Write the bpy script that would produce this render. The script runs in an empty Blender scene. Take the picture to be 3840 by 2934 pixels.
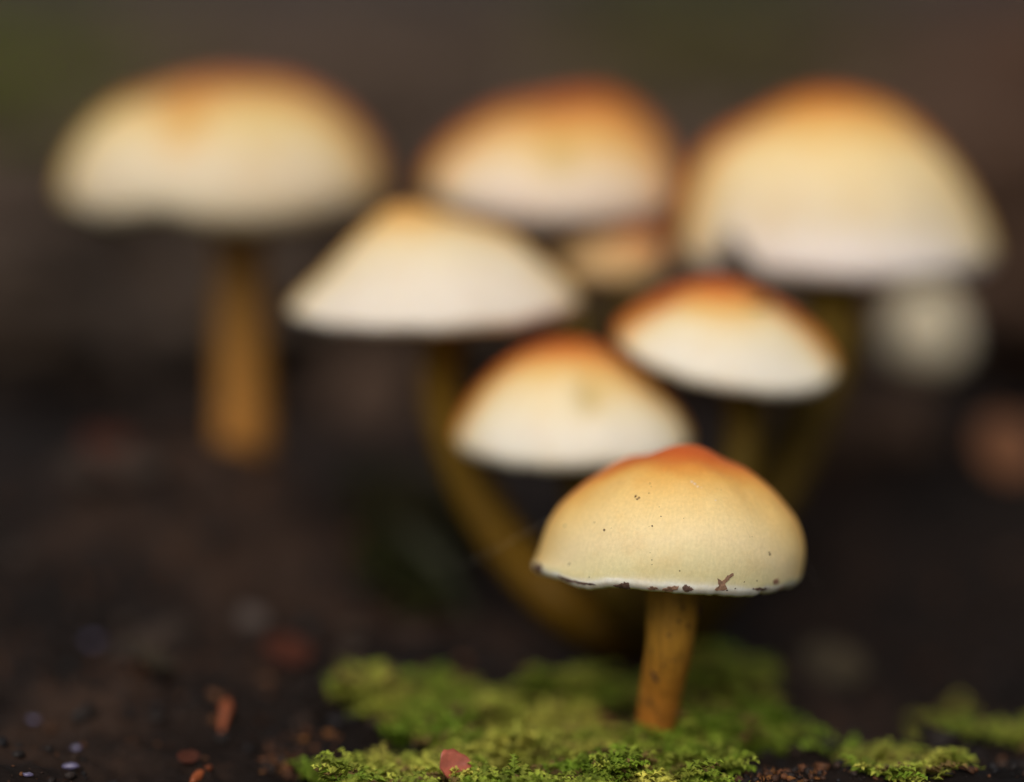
import bpy, bmesh, math, random
import numpy as np
from mathutils import Vector, Matrix
from mathutils.bvhtree import BVHTree

random.seed(7); rng = np.random.default_rng(7)
S = bpy.context.scene
C = S.collection
R_ = math.radians

# ------------------------------------------------------------------ camera, sky, sun, exposure
PITCH = R_(10.0); CAMH = 0.076; FPX = 9600.0           # 90 mm lens on a 36 mm sensor, 3840 px wide photograph
cd = bpy.data.cameras.new('camera'); cam = bpy.data.objects.new('camera', cd); C.objects.link(cam)
cam.location = (0, 0, CAMH); cam.rotation_euler = (R_(90) - PITCH, 0, 0)
cd.lens = 90; cd.sensor_width = 36; cd.sensor_fit = 'HORIZONTAL'
cd.clip_start = 0.005; cd.clip_end = 300
cd.dof.use_dof = True; cd.dof.focus_distance = 0.2305; cd.dof.aperture_fstop = 4.5
S.camera = cam

W = bpy.data.worlds.new('World'); S.world = W; W.use_nodes = True
nt = W.node_tree; nt.nodes.clear()
sky = nt.nodes.new('ShaderNodeTexSky'); sky.sky_type = 'NISHITA'; sky.sun_disc = False
SUN_EL, SUN_AZ = R_(44), R_(194)                          # behind the camera, a little to its left
sky.sun_elevation = SUN_EL; sky.sun_rotation = SUN_AZ; sky.air_density = 1.0; sky.dust_density = 4.0; sky.ozone_density = 1.0
hs = nt.nodes.new('ShaderNodeHueSaturation'); hs.inputs['Saturation'].default_value = 0.14
bg = nt.nodes.new('ShaderNodeBackground'); bg.inputs['Strength'].default_value = 0.08
wo = nt.nodes.new('ShaderNodeOutputWorld')
nt.links.new(sky.outputs[0], hs.inputs['Color']); nt.links.new(hs.outputs[0], bg.inputs['Color']); nt.links.new(bg.outputs[0], wo.inputs[0])

sd = bpy.data.lights.new('sun', 'SUN'); sun = bpy.data.objects.new('sun', sd); C.objects.link(sun)
sd.energy = 1.5; sd.angle = R_(40); sd.color = (1.0, 0.95, 0.87)
sdir = Vector((math.sin(SUN_AZ) * math.cos(SUN_EL), math.cos(SUN_AZ) * math.cos(SUN_EL), math.sin(SUN_EL)))
sun.rotation_euler = sdir.to_track_quat('Z', 'Y').to_euler()

S.view_settings.view_transform = 'Standard'; S.view_settings.look = 'None'
S.view_settings.exposure = 0.2; S.view_settings.gamma = 1.0; S.view_settings.use_curve_mapping = False
S.render.engine = 'CYCLES'
S.cycles.use_denoising = True; S.cycles.denoiser = 'OPENIMAGEDENOISE'; S.cycles.max_bounces = 6
S.cycles.caustics_reflective = False; S.cycles.caustics_refractive = False

# ------------------------------------------------------------------ helpers
FW = Vector((0, math.cos(PITCH), -math.sin(PITCH))); UP = Vector((0, math.sin(PITCH), math.cos(PITCH))); RT = Vector((1, 0, 0))
CAM = Vector((0, 0, CAMH))
K = 3840 / 2199.0
def ray(px, py):                                          # direction of a point of the photograph (2199 px wide)
    return FW + RT * ((px * K - 1920) / FPX) - UP * ((py * K - 1467) / FPX)
def at(px, py, d):                                        # ... and the place at that distance in front of the lens
    return CAM + ray(px, py) * d
def s2l(c):
    c = np.asarray(c, float) / 255.0
    return np.where(c <= 0.04045, c / 12.92, ((c + 0.055) / 1.055) ** 2.4)

def _h(ix, iy, iz, seed):
    n = (ix.astype(np.int64) * 374761393 + iy.astype(np.int64) * 668265263 + iz.astype(np.int64) * 2147483647 + seed * 1274126177) & 0xffffffff
    n = ((n ^ (n >> 13)) * 1274126177) & 0xffffffff
    n = (n ^ (n >> 16)) & 0xffff
    return n / 32767.5 - 1.0
def noise(x, y, z=0.0, seed=0):                           # value noise, -1..1
    x, y, z = np.broadcast_arrays(np.asarray(x, float), np.asarray(y, float), np.asarray(z, float))
    ix, iy, iz = np.floor(x).astype(np.int64), np.floor(y).astype(np.int64), np.floor(z).astype(np.int64)
    fx, fy, fz = x - ix, y - iy, z - iz
    fx, fy, fz = [f * f * (3 - 2 * f) for f in (fx, fy, fz)]
    r = 0
    for a in (0, 1):
        for b in (0, 1):
            for c in (0, 1):
                r = r + _h(ix + a, iy + b, iz + c, seed) * (fx if a else 1 - fx) * (fy if b else 1 - fy) * (fz if c else 1 - fz)
    return r
def fbm(x, y, z=0.0, o=4, seed=0):
    r = 0; a = 0.5
    for k in range(o):
        r = r + a * noise(np.asarray(x) * 2**k, np.asarray(y) * 2**k, np.asarray(z) * 2**k, seed + k); a *= 0.55
    return r

def mesh_obj(name, verts, faces, mat, parent=None, smooth=True, col=None, loc=None):
    me = bpy.data.meshes.new(name)
    v = np.asarray(verts, np.float32).reshape(-1, 3)
    if loc is not None: v = v - np.asarray(loc, np.float32)
    f = faces
    if isinstance(f, np.ndarray):
        me.vertices.add(len(v)); me.vertices.foreach_set('co', v.ravel())
        n = f.shape[1]
        me.loops.add(f.size); me.loops.foreach_set('vertex_index', f.astype(np.int32).ravel())
        me.polygons.add(len(f)); me.polygons.foreach_set('loop_start', np.arange(0, f.size, n, dtype=np.int32))
        me.update(calc_edges=True)
    else:
        me.from_pydata([tuple(map(float, p)) for p in v], [], [tuple(int(i) for i in q) for q in f]); me.update()
    if smooth: me.polygons.foreach_set('use_smooth', np.ones(len(me.polygons), bool))
    if col is not None:
        ca = me.color_attributes.new('col', 'FLOAT_COLOR', 'POINT')
        c4 = np.ones((len(v), 4), np.float32); c4[:, :3] = col
        ca.data.foreach_set('color', c4.ravel())
    o = bpy.data.objects.new(name, me); C.objects.link(o)
    me.materials.append(mat)
    if parent is not None: o.parent = parent
    elif loc is not None: o.location = loc
    return o
def empty(name, loc):
    o = bpy.data.objects.new(name, None); o.location = loc; o.empty_display_size = 0.01; C.objects.link(o); return o
def tag(o, label=None, cat=None, group=None, kind=None):
    if label: o['label'] = label
    if cat: o['category'] = cat
    if group: o['group'] = group
    if kind: o['kind'] = kind
    return o

def material(name):
    m = bpy.data.materials.new(name); m.use_nodes = True
    n = m.node_tree.nodes; return m, n, m.node_tree.links, n['Principled BSDF']
def N(nodes, kind, **kw):
    n = nodes.new('ShaderNode' + kind)
    for k, v in kw.items():
        if k in n.inputs: n.inputs[k].default_value = v
        else: setattr(n, k, v)
    return n
def simple(name, rgb, rough=0.7, var=0.3, scale=900, bump=0.3, dist=0.0002, spec=0.3, vcol=False, transl=0.0):
    """pigment (or the mesh's own pigment) broken by noise, with fine relief"""
    m, n, l, p = material(name)
    tc = N(n, 'TexCoord'); nz = N(n, 'TexNoise', Scale=scale, Detail=6.0, Roughness=0.6); l.new(tc.outputs['Object'], nz.inputs['Vector'])
    mr = N(n, 'MapRange'); mr.inputs['From Min'].default_value = 0.3; mr.inputs['From Max'].default_value = 0.7
    mr.inputs['To Min'].default_value = 1 - var; mr.inputs['To Max'].default_value = 1 + var; l.new(nz.outputs['Fac'], mr.inputs['Value'])
    mx = N(n, 'MixRGB', blend_type='MULTIPLY'); mx.inputs['Fac'].default_value = 1
    if vcol:
        a = N(n, 'Attribute', attribute_name='col'); l.new(a.outputs['Color'], mx.inputs['Color1'])
    else: mx.inputs['Color1'].default_value = (*rgb, 1)
    l.new(mr.outputs[0], mx.inputs['Color2']); l.new(mx.outputs[0], p.inputs['Base Color'])
    p.inputs['Roughness'].default_value = rough; p.inputs['Specular IOR Level'].default_value = spec
    if bump:
        b = N(n, 'Bump', Strength=bump, Distance=dist); l.new(nz.outputs['Fac'], b.inputs['Height']); l.new(b.outputs[0], p.inputs['Normal'])
    if transl:
        t = N(n, 'BsdfTranslucent'); l.new(mx.outputs[0], t.inputs['Color'])
        ms = N(n, 'MixShader'); ms.inputs[0].default_value = transl
        l.new(p.outputs[0], ms.inputs[1]); l.new(t.outputs[0], ms.inputs[2]); l.new(ms.outputs[0], n['Material Output'].inputs['Surface'])
    return m

# cap skin: pigment of the mesh, fine radial fibres, soft flesh
def cap_material():
    m, n, l, p = material('cap_skin')
    a = N(n, 'Attribute', attribute_name='col'); tc = N(n, 'TexCoord')
    uv = N(n, 'Attribute', attribute_name='fibre')
    f = N(n, 'TexNoise', Scale=1.0, Detail=4.0, Roughness=0.65); l.new(uv.outputs['Vector'], f.inputs['Vector'])
    g = N(n, 'TexNoise', Scale=3000.0, Detail=5.0, Roughness=0.7); l.new(tc.outputs['Object'], g.inputs['Vector'])
    w = N(n, 'TexNoise', Scale=210.0, Detail=7.0, Roughness=0.68); l.new(tc.outputs['Object'], w.inputs['Vector'])
    ad = N(n, 'Math', operation='MULTIPLY_ADD'); l.new(f.outputs['Fac'], ad.inputs[0]); ad.inputs[1].default_value = 0.45; l.new(g.outputs['Fac'], ad.inputs[2])
    mr = N(n, 'MapRange'); mr.inputs['From Min'].default_value = 0.45; mr.inputs['From Max'].default_value = 1.0
    mr.inputs['To Min'].default_value = 0.90; mr.inputs['To Max'].default_value = 1.12; l.new(ad.outputs[0], mr.inputs['Value'])
    mx = N(n, 'MixRGB', blend_type='MULTIPLY'); mx.inputs['Fac'].default_value = 1
    l.new(a.outputs['Color'], mx.inputs['Color1']); l.new(mr.outputs[0], mx.inputs['Color2'])
    # soft stains of deeper ochre
    st = N(n, 'MapRange'); st.inputs['From Min'].default_value = 0.50; st.inputs['From Max'].default_value = 0.74; st.inputs['To Max'].default_value = 0.36
    l.new(w.outputs['Fac'], st.inputs['Value'])
    m2 = N(n, 'MixRGB', blend_type='MULTIPLY'); l.new(st.outputs[0], m2.inputs['Fac']); l.new(mx.outputs[0], m2.inputs['Color1'])
    m2.inputs['Color2'].default_value = (0.86, 0.66, 0.42, 1)
    l.new(m2.outputs[0], p.inputs['Base Color'])
    p.inputs['Roughness'].default_value = 0.62; p.inputs['Specular IOR Level'].default_value = 0.22
    p.inputs['Subsurface Weight'].default_value = 0.18; p.inputs['Subsurface Radius'].default_value = (1.0, 0.7, 0.4); p.inputs['Subsurface Scale'].default_value = 0.0014
    b = N(n, 'Bump', Strength=0.16, Distance=0.0001); l.new(ad.outputs[0], b.inputs['Height']); l.new(b.outputs[0], p.inputs['Normal'])
    return m
def stem_material():
    m, n, l, p = material('stem_flesh')
    a = N(n, 'Attribute', attribute_name='col'); tc = N(n, 'TexCoord')
    mp = N(n, 'Mapping'); mp.inputs['Scale'].default_value = (1, 1, 0.22); l.new(tc.outputs['Object'], mp.inputs['Vector'])
    f = N(n, 'TexNoise', Scale=1700.0, Detail=5.0, Roughness=0.65); l.new(mp.outputs[0], f.inputs['Vector'])
    w = N(n, 'TexNoise', Scale=430.0, Detail=4.0, Roughness=0.6); l.new(tc.outputs['Object'], w.inputs['Vector'])
    mr = N(n, 'MapRange'); mr.inputs['From Min'].default_value = 0.3; mr.inputs['From Max'].default_value = 0.7
    mr.inputs['To Min'].default_value = 0.66; mr.inputs['To Max'].default_value = 1.30; l.new(f.outputs['Fac'], mr.inputs['Value'])
    mx = N(n, 'MixRGB', blend_type='MULTIPLY'); mx.inputs['Fac'].default_value = 1
    l.new(a.outputs['Color'], mx.inputs['Color1']); l.new(mr.outputs[0], mx.inputs['Color2'])
    st = N(n, 'MapRange'); st.inputs['From Min'].default_value = 0.54; st.inputs['From Max'].default_value = 0.72; st.inputs['To Max'].default_value = 0.7
    l.new(w.outputs['Fac'], st.inputs['Value'])
    m2 = N(n, 'MixRGB'); l.new(st.outputs[0], m2.inputs['Fac']); l.new(mx.outputs[0], m2.inputs['Color1']); m2.inputs['Color2'].default_value = (0.10, 0.055, 0.014, 1)
    l.new(m2.outputs[0], p.inputs['Base Color']); p.inputs['Roughness'].default_value = 0.65; p.inputs['Specular IOR Level'].default_value = 0.12
    p.inputs['Subsurface Weight'].default_value = 0.15; p.inputs['Subsurface Radius'].default_value = (1.0, 0.5, 0.2); p.inputs['Subsurface Scale'].default_value = 0.001
    b = N(n, 'Bump', Strength=0.3, Distance=0.00015); l.new(f.outputs['Fac'], b.inputs['Height']); l.new(b.outputs[0], p.inputs['Normal'])
    return m

M_CAP = cap_material(); M_STEM = stem_material()
M_GILL = simple('gill_flesh', (0.30, 0.27, 0.10), 0.8, 0.2, 900, 0)
M_SPECK = simple('dirt', (0.045, 0.018, 0.008), 0.8, 0.4, 4000, 0.3, 0.00005)
M_VEIL = simple('veil_brown', (0.25, 0.14, 0.085), 0.8, 0.6, 2600, 0.5, 0.00008)
M_VEILD = simple('veil_dark', (0.11, 0.06, 0.044), 0.8, 0.6, 2600, 0.4, 0.00008)
M_GREEN = simple('green_speck', (0.01, 0.09, 0.05), 0.6, 0.2, 3000, 0)
M_PALE = simple('pale_scale', (0.80, 0.62, 0.42), 0.7, 0.2, 3000, 0.2, 0.00005)
M_MOSS = simple('moss_leaf', (0, 0, 0), 0.55, 0.25, 1500, 0, vcol=True, transl=0.3, spec=0.25)
M_CRUMB = simple('soil_crumb', (0, 0, 0), 0.65, 0.45, 1500, 0.5, 0.0002, vcol=True, spec=0.2)
M_LITTER = simple('dead_leaf', (0, 0, 0), 0.7, 0.3, 120, 0, vcol=True, spec=0.25)
M_GRASS = simple('grass_blade', (0, 0, 0), 0.6, 0.2, 80, 0, vcol=True, transl=0.3)
M_WOOD = simple('rotten_wood', (0.034, 0.021, 0.014), 0.8, 0.45, 260, 0.6, 0.0006)
M_BARK = simple('bark_brown', (0.075, 0.042, 0.026), 0.8, 0.4, 300, 0.6, 0.0006)
M_ORANGE = simple('orange_fragment', (0.22, 0.052, 0.014), 0.5, 0.3, 700, 0.3)
M_RUST = simple('rust_leaf', (0.065, 0.016, 0.007), 0.6, 0.3, 500, 0.3)
M_RUSTP = simple('pale_rust_leaf', (0.15, 0.058, 0.022), 0.6, 0.3, 300, 0.3)
M_RED = simple('red_leaf', (0.34, 0.085, 0.05), 0.45, 0.35, 900, 0.4, 0.0001, spec=0.5)
M_TWIG = simple('twig', (0.13, 0.045, 0.018), 0.7, 0.4, 900, 0.5, 0.0001)
M_GREYHL = simple('grey_highlight', (0.055, 0.037, 0.029), 0.6, 0.3, 500, 0.3)  # specular spot of wet ground given as a paler colour
M_OCHL = simple('ochre_leaf', (0.034, 0.023, 0.010), 0.7, 0.4, 400, 0.3)
M_MTWIG = simple('mossy_twig', (0.026, 0.026, 0.012), 0.8, 0.5, 500, 0.5)
M_GLINT = simple('violet_glint', (0.10, 0.085, 0.15), 0.3, 0.3, 900, 0.2, 0.0001, spec=0.6)  # sky glints of wet soil, put into a violet colour
M_SILK = simple('spider_silk', (0.8, 0.72, 0.62), 0.4, 0.0, 100, 0)

def ground_material():
    m, n, l, p = material('dark_wet_soil')
    tc = N(n, 'TexCoord')
    a = N(n, 'TexNoise', Scale=34.0, Detail=8.0, Roughness=0.62); l.new(tc.outputs['Object'], a.inputs['Vector'])
    r = N(n, 'ValToRGB'); e = r.color_ramp.elements
    e[0].position = 0.30; e[0].color = (0.002, 0.0014, 0.0012, 1); e[1].position = 0.78; e[1].color = (0.064, 0.034, 0.021, 1)
    q = e.new(0.50); q.color = (0.0115, 0.0066, 0.0048, 1)
    l.new(a.outputs['Fac'], r.inputs['Fac'])
    b = N(n, 'TexNoise', Scale=420.0, Detail=8.0, Roughness=0.7); l.new(tc.outputs['Object'], b.inputs['Vector'])
    s = N(n, 'MapRange'); s.inputs['From Min'].default_value = 0.60; s.inputs['From Max'].default_value = 0.72; s.inputs['To Max'].default_value = 0.6
    l.new(b.outputs['Fac'], s.inputs['Value'])
    mx = N(n, 'MixRGB'); l.new(s.outputs[0], mx.inputs['Fac']); l.new(r.outputs[0], mx.inputs['Color1']); mx.inputs['Color2'].default_value = (0.055, 0.022, 0.010, 1)
    l.new(mx.outputs[0], p.inputs['Base Color'])
    p.inputs['Roughness'].default_value = 0.7; p.inputs['Specular IOR Level'].default_value = 0.12
    bp = N(n, 'Bump', Strength=0.7, Distance=0.0006); l.new(b.outputs['Fac'], bp.inputs['Height']); l.new(bp.outputs[0], p.inputs['Normal'])
    return m
M_SOIL = ground_material()

# ------------------------------------------------------------------ ground
PG = at(522, 945, 0.306); PI_ = at(1980, 842, 0.336)      # feet of the two mushrooms that stand on rising ground
MOUNDS = [(PG.x - 0.004, PG.y - 0.005, PG.z + 0.001, 0.034, 0.026), (PI_.x + 0.004, PI_.y - 0.005, PI_.z + 0.001, 0.040, 0.022)]
def relief(x, y, near):
    return 0.0050 * fbm(x * 45, y * 45, 3.3, 3, 11) * near + 0.0018 * fbm(x * 210, y * 210, 1.7, 4, 21) * near + 0.0028 * (0.45 - np.abs(fbm((x * 0.8 - y * 0.6) * 60, (x * 0.6 + y * 0.8) * 190, 5.1, 3, 27))) * near * np.clip(0.45 - x / 0.05, 0.15, 1)
for i_, p_ in enumerate((PG, PI_)):                       # lift each rise so that it meets the foot
    mx, my, mh, sx, sy = MOUNDS[i_]
    nr_ = math.exp(-(math.hypot(p_.x, p_.y - 0.24) / 0.6) ** 2)
    MOUNDS[i_] = (mx, my, (p_.z - float(relief(p_.x, p_.y, nr_))) / math.exp(-((p_.x - mx) / sx) ** 2 - ((p_.y - my) / sy) ** 2) + 0.0005, sx, sy)
def gbase(x, y):
    x = np.asarray(x, float); y = np.asarray(y, float)
    z = np.zeros(np.broadcast(x, y).shape)
    for mx, my, mh, sx, sy in MOUNDS:
        z = z + mh * np.exp(-((x - mx) / sx) ** 2 - ((y - my) / sy) ** 2)
    z = z - 0.008 * np.exp(-((x - 0.050) / 0.024) ** 2 - ((y - 0.262) / 0.022) ** 2)    # the ground falls away to the right
    z = z - 0.005 * np.exp(-((x + 0.010) / 0.02) ** 2 - ((y - 0.290) / 0.018) ** 2)      # hollow behind the tuft
    return z
def gz(x, y):
    x = np.asarray(x, float); y = np.asarray(y, float)
    d = np.hypot(x, y - 0.24); near = np.exp(-(d / 0.6) ** 2)
    z = gbase(x, y)
    z = z + relief(x, y, near)
    z = z + (1 - near) * 0.05 * fbm(x * 1.7, y * 1.7, 0.2, 3, 31) * np.clip(d - 0.5, 0, 2) * 0.5
    return z
def gpt(px, py):                                          # where a line of sight meets the ground
    r = ray(px, py); D = 0.15 * 1.0025 ** np.arange(0, 900)
    zz = CAM.z + r.z * D; gg = gz(CAM.x + r.x * D, CAM.y + r.y * D)
    k = int(np.argmax(zz <= gg)); d = float(D[k]); p = CAM + r * d
    return Vector((p.x, p.y, float(gz(p.x, p.y)))), d
def axis(lo, hi, step, far):
    a = list(np.arange(lo, hi + 1e-9, step)); s = step; u = a[-1]; up = []
    while u < far: s *= 1.16; u += s; up.append(u)
    s = step; v = a[0]; dn = []
    while v > -far: s *= 1.16; v -= s; dn.append(v)
    return np.array(dn[::-1] + a + up)
gx = axis(-0.085, 0.085, 0.00045, 60); gy = axis(0.205, 0.345, 0.00045, 60)
X, Y = np.meshgrid(gx, gy); Z = gz(X, Y)
nx, ny = len(gx), len(gy)
idx = np.arange(nx * ny).reshape(ny, nx)
gf = np.stack([idx[:-1, :-1], idx[:-1, 1:], idx[1:, 1:], idx[1:, :-1]], -1).reshape(-1, 4)
ground = mesh_obj('ground', np.stack([X, Y, Z], -1).reshape(-1, 3), gf, M_SOIL); tag(ground, kind='structure')

# ------------------------------------------------------------------ mushrooms
def resample(pts, n):
    p = np.array(pts, float)
    for _ in range(2):                                    # corner cutting keeps the ends and rounds the trace
        q = np.empty((2 * len(p), 2)); q[0] = p[0]; q[-1] = p[-1]
        q[1:-1:2] = 0.75 * p[:-1] + 0.25 * p[1:]; q[2:-1:2] = 0.25 * p[:-1] + 0.75 * p[1:]
        p = q
    s = np.concatenate([[0], np.cumsum(np.hypot(*np.diff(p, axis=0).T))]); s /= s[-1]
    t = np.linspace(0, 1, n)
    return np.stack([np.interp(t, s, p[:, 0]), np.interp(t, s, p[:, 1])], 1)
def ramp(stops, t):
    ts = [s[0] for s in stops]; cs = s2l([s[1] for s in stops])
    return np.stack([np.interp(t, ts, cs[:, k]) for k in range(3)], -1)

def make_cap(root, d, apex, left, right, stops, front=0, inset=0, spots=(), side=0.58, lobes=(), back=0.12, rimn=0.00012, seed=0, nu=44, nv=112, stemr=0.002):
    """cap from its left and right outline; rings between them are ellipses of equal depth"""
    if inset:                                             # the traced blur lies outside the solid edge
        xs = [p[0] for p in left + right]; ys = [p[1] for p in left + right]
        hx = (max(xs) - min(xs)) / 2; mx_ = (max(xs) + min(xs)) / 2; bot = max(ys) + 0.13 * hx + front; hy = (bot - apex[1]) / 2; my_ = (bot + apex[1]) / 2
        sc = lambda p: (mx_ + (p[0] - mx_) * (1 - inset / hx), my_ + (p[1] - my_) * (1 - inset / hy))
        apex, left, right = sc(apex), [sc(p) for p in left], [sc(p) for p in right]
    base = at(apex[0], apex[1], d)
    px = K * d / FPX
    L = resample([apex] + left, nu); Rr = resample([apex] + right, nu)
    t = np.linspace(0, 1, nu)[:, None]; ph = np.linspace(0, 2 * math.pi, nv, endpoint=False)[None, :]
    cx = ((L[:, 0] + Rr[:, 0]) / 2 - apex[0])[:, None] * px; a = ((Rr[:, 0] - L[:, 0]) / 2)[:, None] * px
    zc = (apex[1] - (L[:, 1] + Rr[:, 1]) / 2)[:, None] * px / math.cos(PITCH); dz = ((L[:, 1] - Rr[:, 1]) / 2)[:, None] * px / math.cos(PITCH)
    Rm = a.max()
    wob = 1 + 0.02 * noise(np.cos(ph) * 1.5, np.sin(ph) * 1.5, t * 2, 40 + seed) * t
    x = cx + a * np.cos(ph) * wob; y = a * np.sin(ph) * wob
    z = zc + dz * np.cos(ph) + front * px * np.sin(ph) * (a / Rm)             # sin<0 is the side towards the viewer
    rim = np.clip((t - 0.45) / 0.55, 0, 1) ** 2
    for c, wd, h in lobes:                                # dents and drooping lobes of the rim
        dd = (ph - R_(c) + math.pi) % (2 * math.pi) - math.pi
        z = z + h * px * rim * np.exp(-(dd / R_(wd)) ** 2)
    z = z + rimn * rim * (noise(np.cos(ph) * 7, np.sin(ph) * 7, seed, 50) + 0.6 * noise(np.cos(ph) * 22, np.sin(ph) * 22, seed, 51))
    lump = 0.0009 * fbm(x * 130 + seed, y * 130, z * 130, 3, 60 + seed) * np.clip(t * 3, 0, 1)
    z = z + lump * (1 - rim * 0.7)
    # pigment: warm centre, pale edge; the warm part reaches further down the far side; side paints in the orange of the translucent, grazing outline
    te = t - back * (np.sin(ph) * 0.5 + 0.5) ** 1.0 * t - side * np.cos(ph) ** 8 * t
    te = te + 0.085 * fbm(x * 190, y * 190, z * 190 + seed, 4, 70 + seed) * np.sin(np.clip(t, 0, 1) * math.pi)
    rimmask = np.clip((t - 0.93) / 0.04, 0, 1); t = t + 0.016 * noise(np.cos(ph) * 9, np.sin(ph) * 9, t * 3, 33 + seed) * np.clip((t - 0.8) / 0.1, 0, 1)
    te = te * (1 - rimmask) + t * rimmask
    col = ramp(stops, np.clip(te, 0, 1))
    for sx_, sy_, sr, sc_ in spots:                       # small dark pits of the skin
        q = np.exp(-(((apex[0] + x / px - sx_) ** 2 + (apex[1] - z / px * math.cos(PITCH) - y / px * 0.12 - sy_) ** 2) / sr ** 2)) * (np.sin(ph) < 0)
        col = col * (1 - q[..., None] * 0.75) + s2l(sc_) * q[..., None] * 0.75
        if sr > 20: z = z - q * 0.0006
    V = np.stack([x + 0 * t, y + 0 * t, z], -1)
    # flesh underside: rolled edge, then up to the stem
    sx = cx[-1] * 0 + cx[-1]; rings = [V]; cols = [col]
    lastr = V[-1]; cen = lastr.mean(0)
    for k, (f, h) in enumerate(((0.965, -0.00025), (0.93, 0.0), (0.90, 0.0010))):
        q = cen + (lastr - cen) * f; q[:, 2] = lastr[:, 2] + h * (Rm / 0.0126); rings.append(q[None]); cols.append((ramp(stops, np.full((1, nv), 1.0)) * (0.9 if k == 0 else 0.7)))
    hub = zc[0, 0] * 0 + 0.30 * zc[-1, 0]
    for f in (0.55, 0.2):
        q = cen + (lastr - cen) * f; q[:, 2] = cen[2] + (hub - cen[2]) * (1 - f) * 0.75 + (lastr[:, 2] - cen[2]) * f; rings.append(q[None]); cols.append(np.broadcast_to(np.array([0.28, 0.25, 0.09]), (1, nv, 3)))
    V = np.concatenate(rings); col = np.concatenate(cols)
    m = len(V)
    V = V + np.array(base)
    ids = np.arange(m * nv).reshape(m, nv); nxt = np.roll(ids, -1, 1)
    F = np.stack([ids[:-1], ids[1:], nxt[1:], nxt[:-1]], -1).reshape(-1, 4)
    F = [tuple(f) for f in F] + [tuple(ids[-1])]
    cap = mesh_obj('cap', V.reshape(-1, 3), F, M_CAP, root, True, col.reshape(-1, 3), loc=root.location)
    fa = cap.data.attributes.new('fibre', 'FLOAT_VECTOR', 'POINT')
    tt = np.linspace(0, 1.4, m)[:, None]
    fib = np.stack([np.cos(ph) * 55 + 0 * tt, np.sin(ph) * 55 + 0 * tt, tt * 9 + 0 * ph], -1).astype(np.float32)
    fa.data.foreach_set('vector', fib.ravel())
    # gills: thin plates under the flesh
    gv, gfc = [], []
    cen_w = np.array(base) + cen
    hubz = float(base.z + hub)
    for k in range(72):
        j = int(k * nv / 72) % nv; o = lastr[j] - cen
        o2 = np.array([-o[1], o[0], 0]); o2 = o2 / (np.linalg.norm(o2) + 1e-9) * 0.00008
        zo = cen_w[2] + o[2]
        top = lambda f: cen_w[2] + (hubz - cen_w[2]) * (1 - f) * 0.75 + o[2] * f
        P = [np.array([cen_w[0] + o[0] * f, cen_w[1] + o[1] * f, zz]) for f, zz in ((0.24, top(0.24) + 0.0006), (0.88, top(0.88) + 0.0008), (0.88, top(0.88) - 0.0002), (0.55, top(0.55) - 0.0014), (0.24, top(0.24) - 0.0012))]
        b = len(gv)
        gv += [p + o2 for p in P] + [p - o2 for p in P]
        gfc += [tuple(range(b, b + 5)), tuple(range(b + 9, b + 4, -1))] + [(b + i, b + 5 + i, b + 5 + (i + 1) % 5, b + (i + 1) % 5) for i in range(5)]
    mesh_obj('gills', gv, gfc, M_GILL, root, False, loc=root.location)
    return cap, cen_w, hubz, Rm

def catmull(P, n):
    P = [np.array(p, float) for p in P]; P = [2 * P[0] - P[1]] + P + [2 * P[-1] - P[-2]]
    out = []
    segs = len(P) - 3
    for i in range(n):
        u = i / (n - 1) * segs; k = min(int(u), segs - 1); u -= k
        a, b, c, d = P[k:k + 4]
        out.append(0.5 * (2 * b + (c - a) * u + (2 * a - 5 * b + 4 * c - d) * u * u + (3 * b - a - 3 * c + d) * u ** 3))
    return np.array(out)
def tube(path, nv=24, seed=0, rough=0.03, closed=True):    # path rows: x y z r
    V = []; n = len(path)
    for i in range(n):
        p = Vector(path[i][:3]); q = Vector(path[min(i + 1, n - 1)][:3]) - Vector(path[max(i - 1, 0)][:3]); q.normalize()
        ref = Vector((0, 1, 0)) if abs(q.y) < 0.9 else Vector((1, 0, 0))
        u = q.cross(ref).normalized(); v = q.cross(u)
        for j in range(nv):
            a = 2 * math.pi * j / nv
            r = path[i][3] * (1 + rough * float(noise(math.cos(a) * 1.3, math.sin(a) * 1.3, i * 0.35, 80 + seed)))
            V.append(p + (u * math.cos(a) + v * math.sin(a)) * r)
    F = [(i * nv + j, i * nv + (j + 1) % nv, (i + 1) * nv + (j + 1) % nv, (i + 1) * nv + j) for i in range(n - 1) for j in range(nv)]
    if closed: F += [tuple(range(nv))[::-1], tuple(range((n - 1) * nv, n * nv))]
    return V, F
def make_stem(root, pts, cols, hubtop, seed=0, nv=24, n=26):
    """pts: (px, py, d, radius px) from under the cap to the foot"""
    rows = []
    for px, py, d, r in pts:
        w = at(px, py, d); rows.append((w.x, w.y, w.z, r * K * d / FPX))
    top = rows[0]; rows = [(hubtop[0], hubtop[1], hubtop[2], top[3])] + rows
    path = catmull(rows, n)
    V, F = tube(path, nv, seed)
    t = np.repeat(np.linspace(0, 1, n), nv)
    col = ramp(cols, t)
    return mesh_obj('stem', V, F, M_STEM, root, True, col, loc=root.location)

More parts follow.
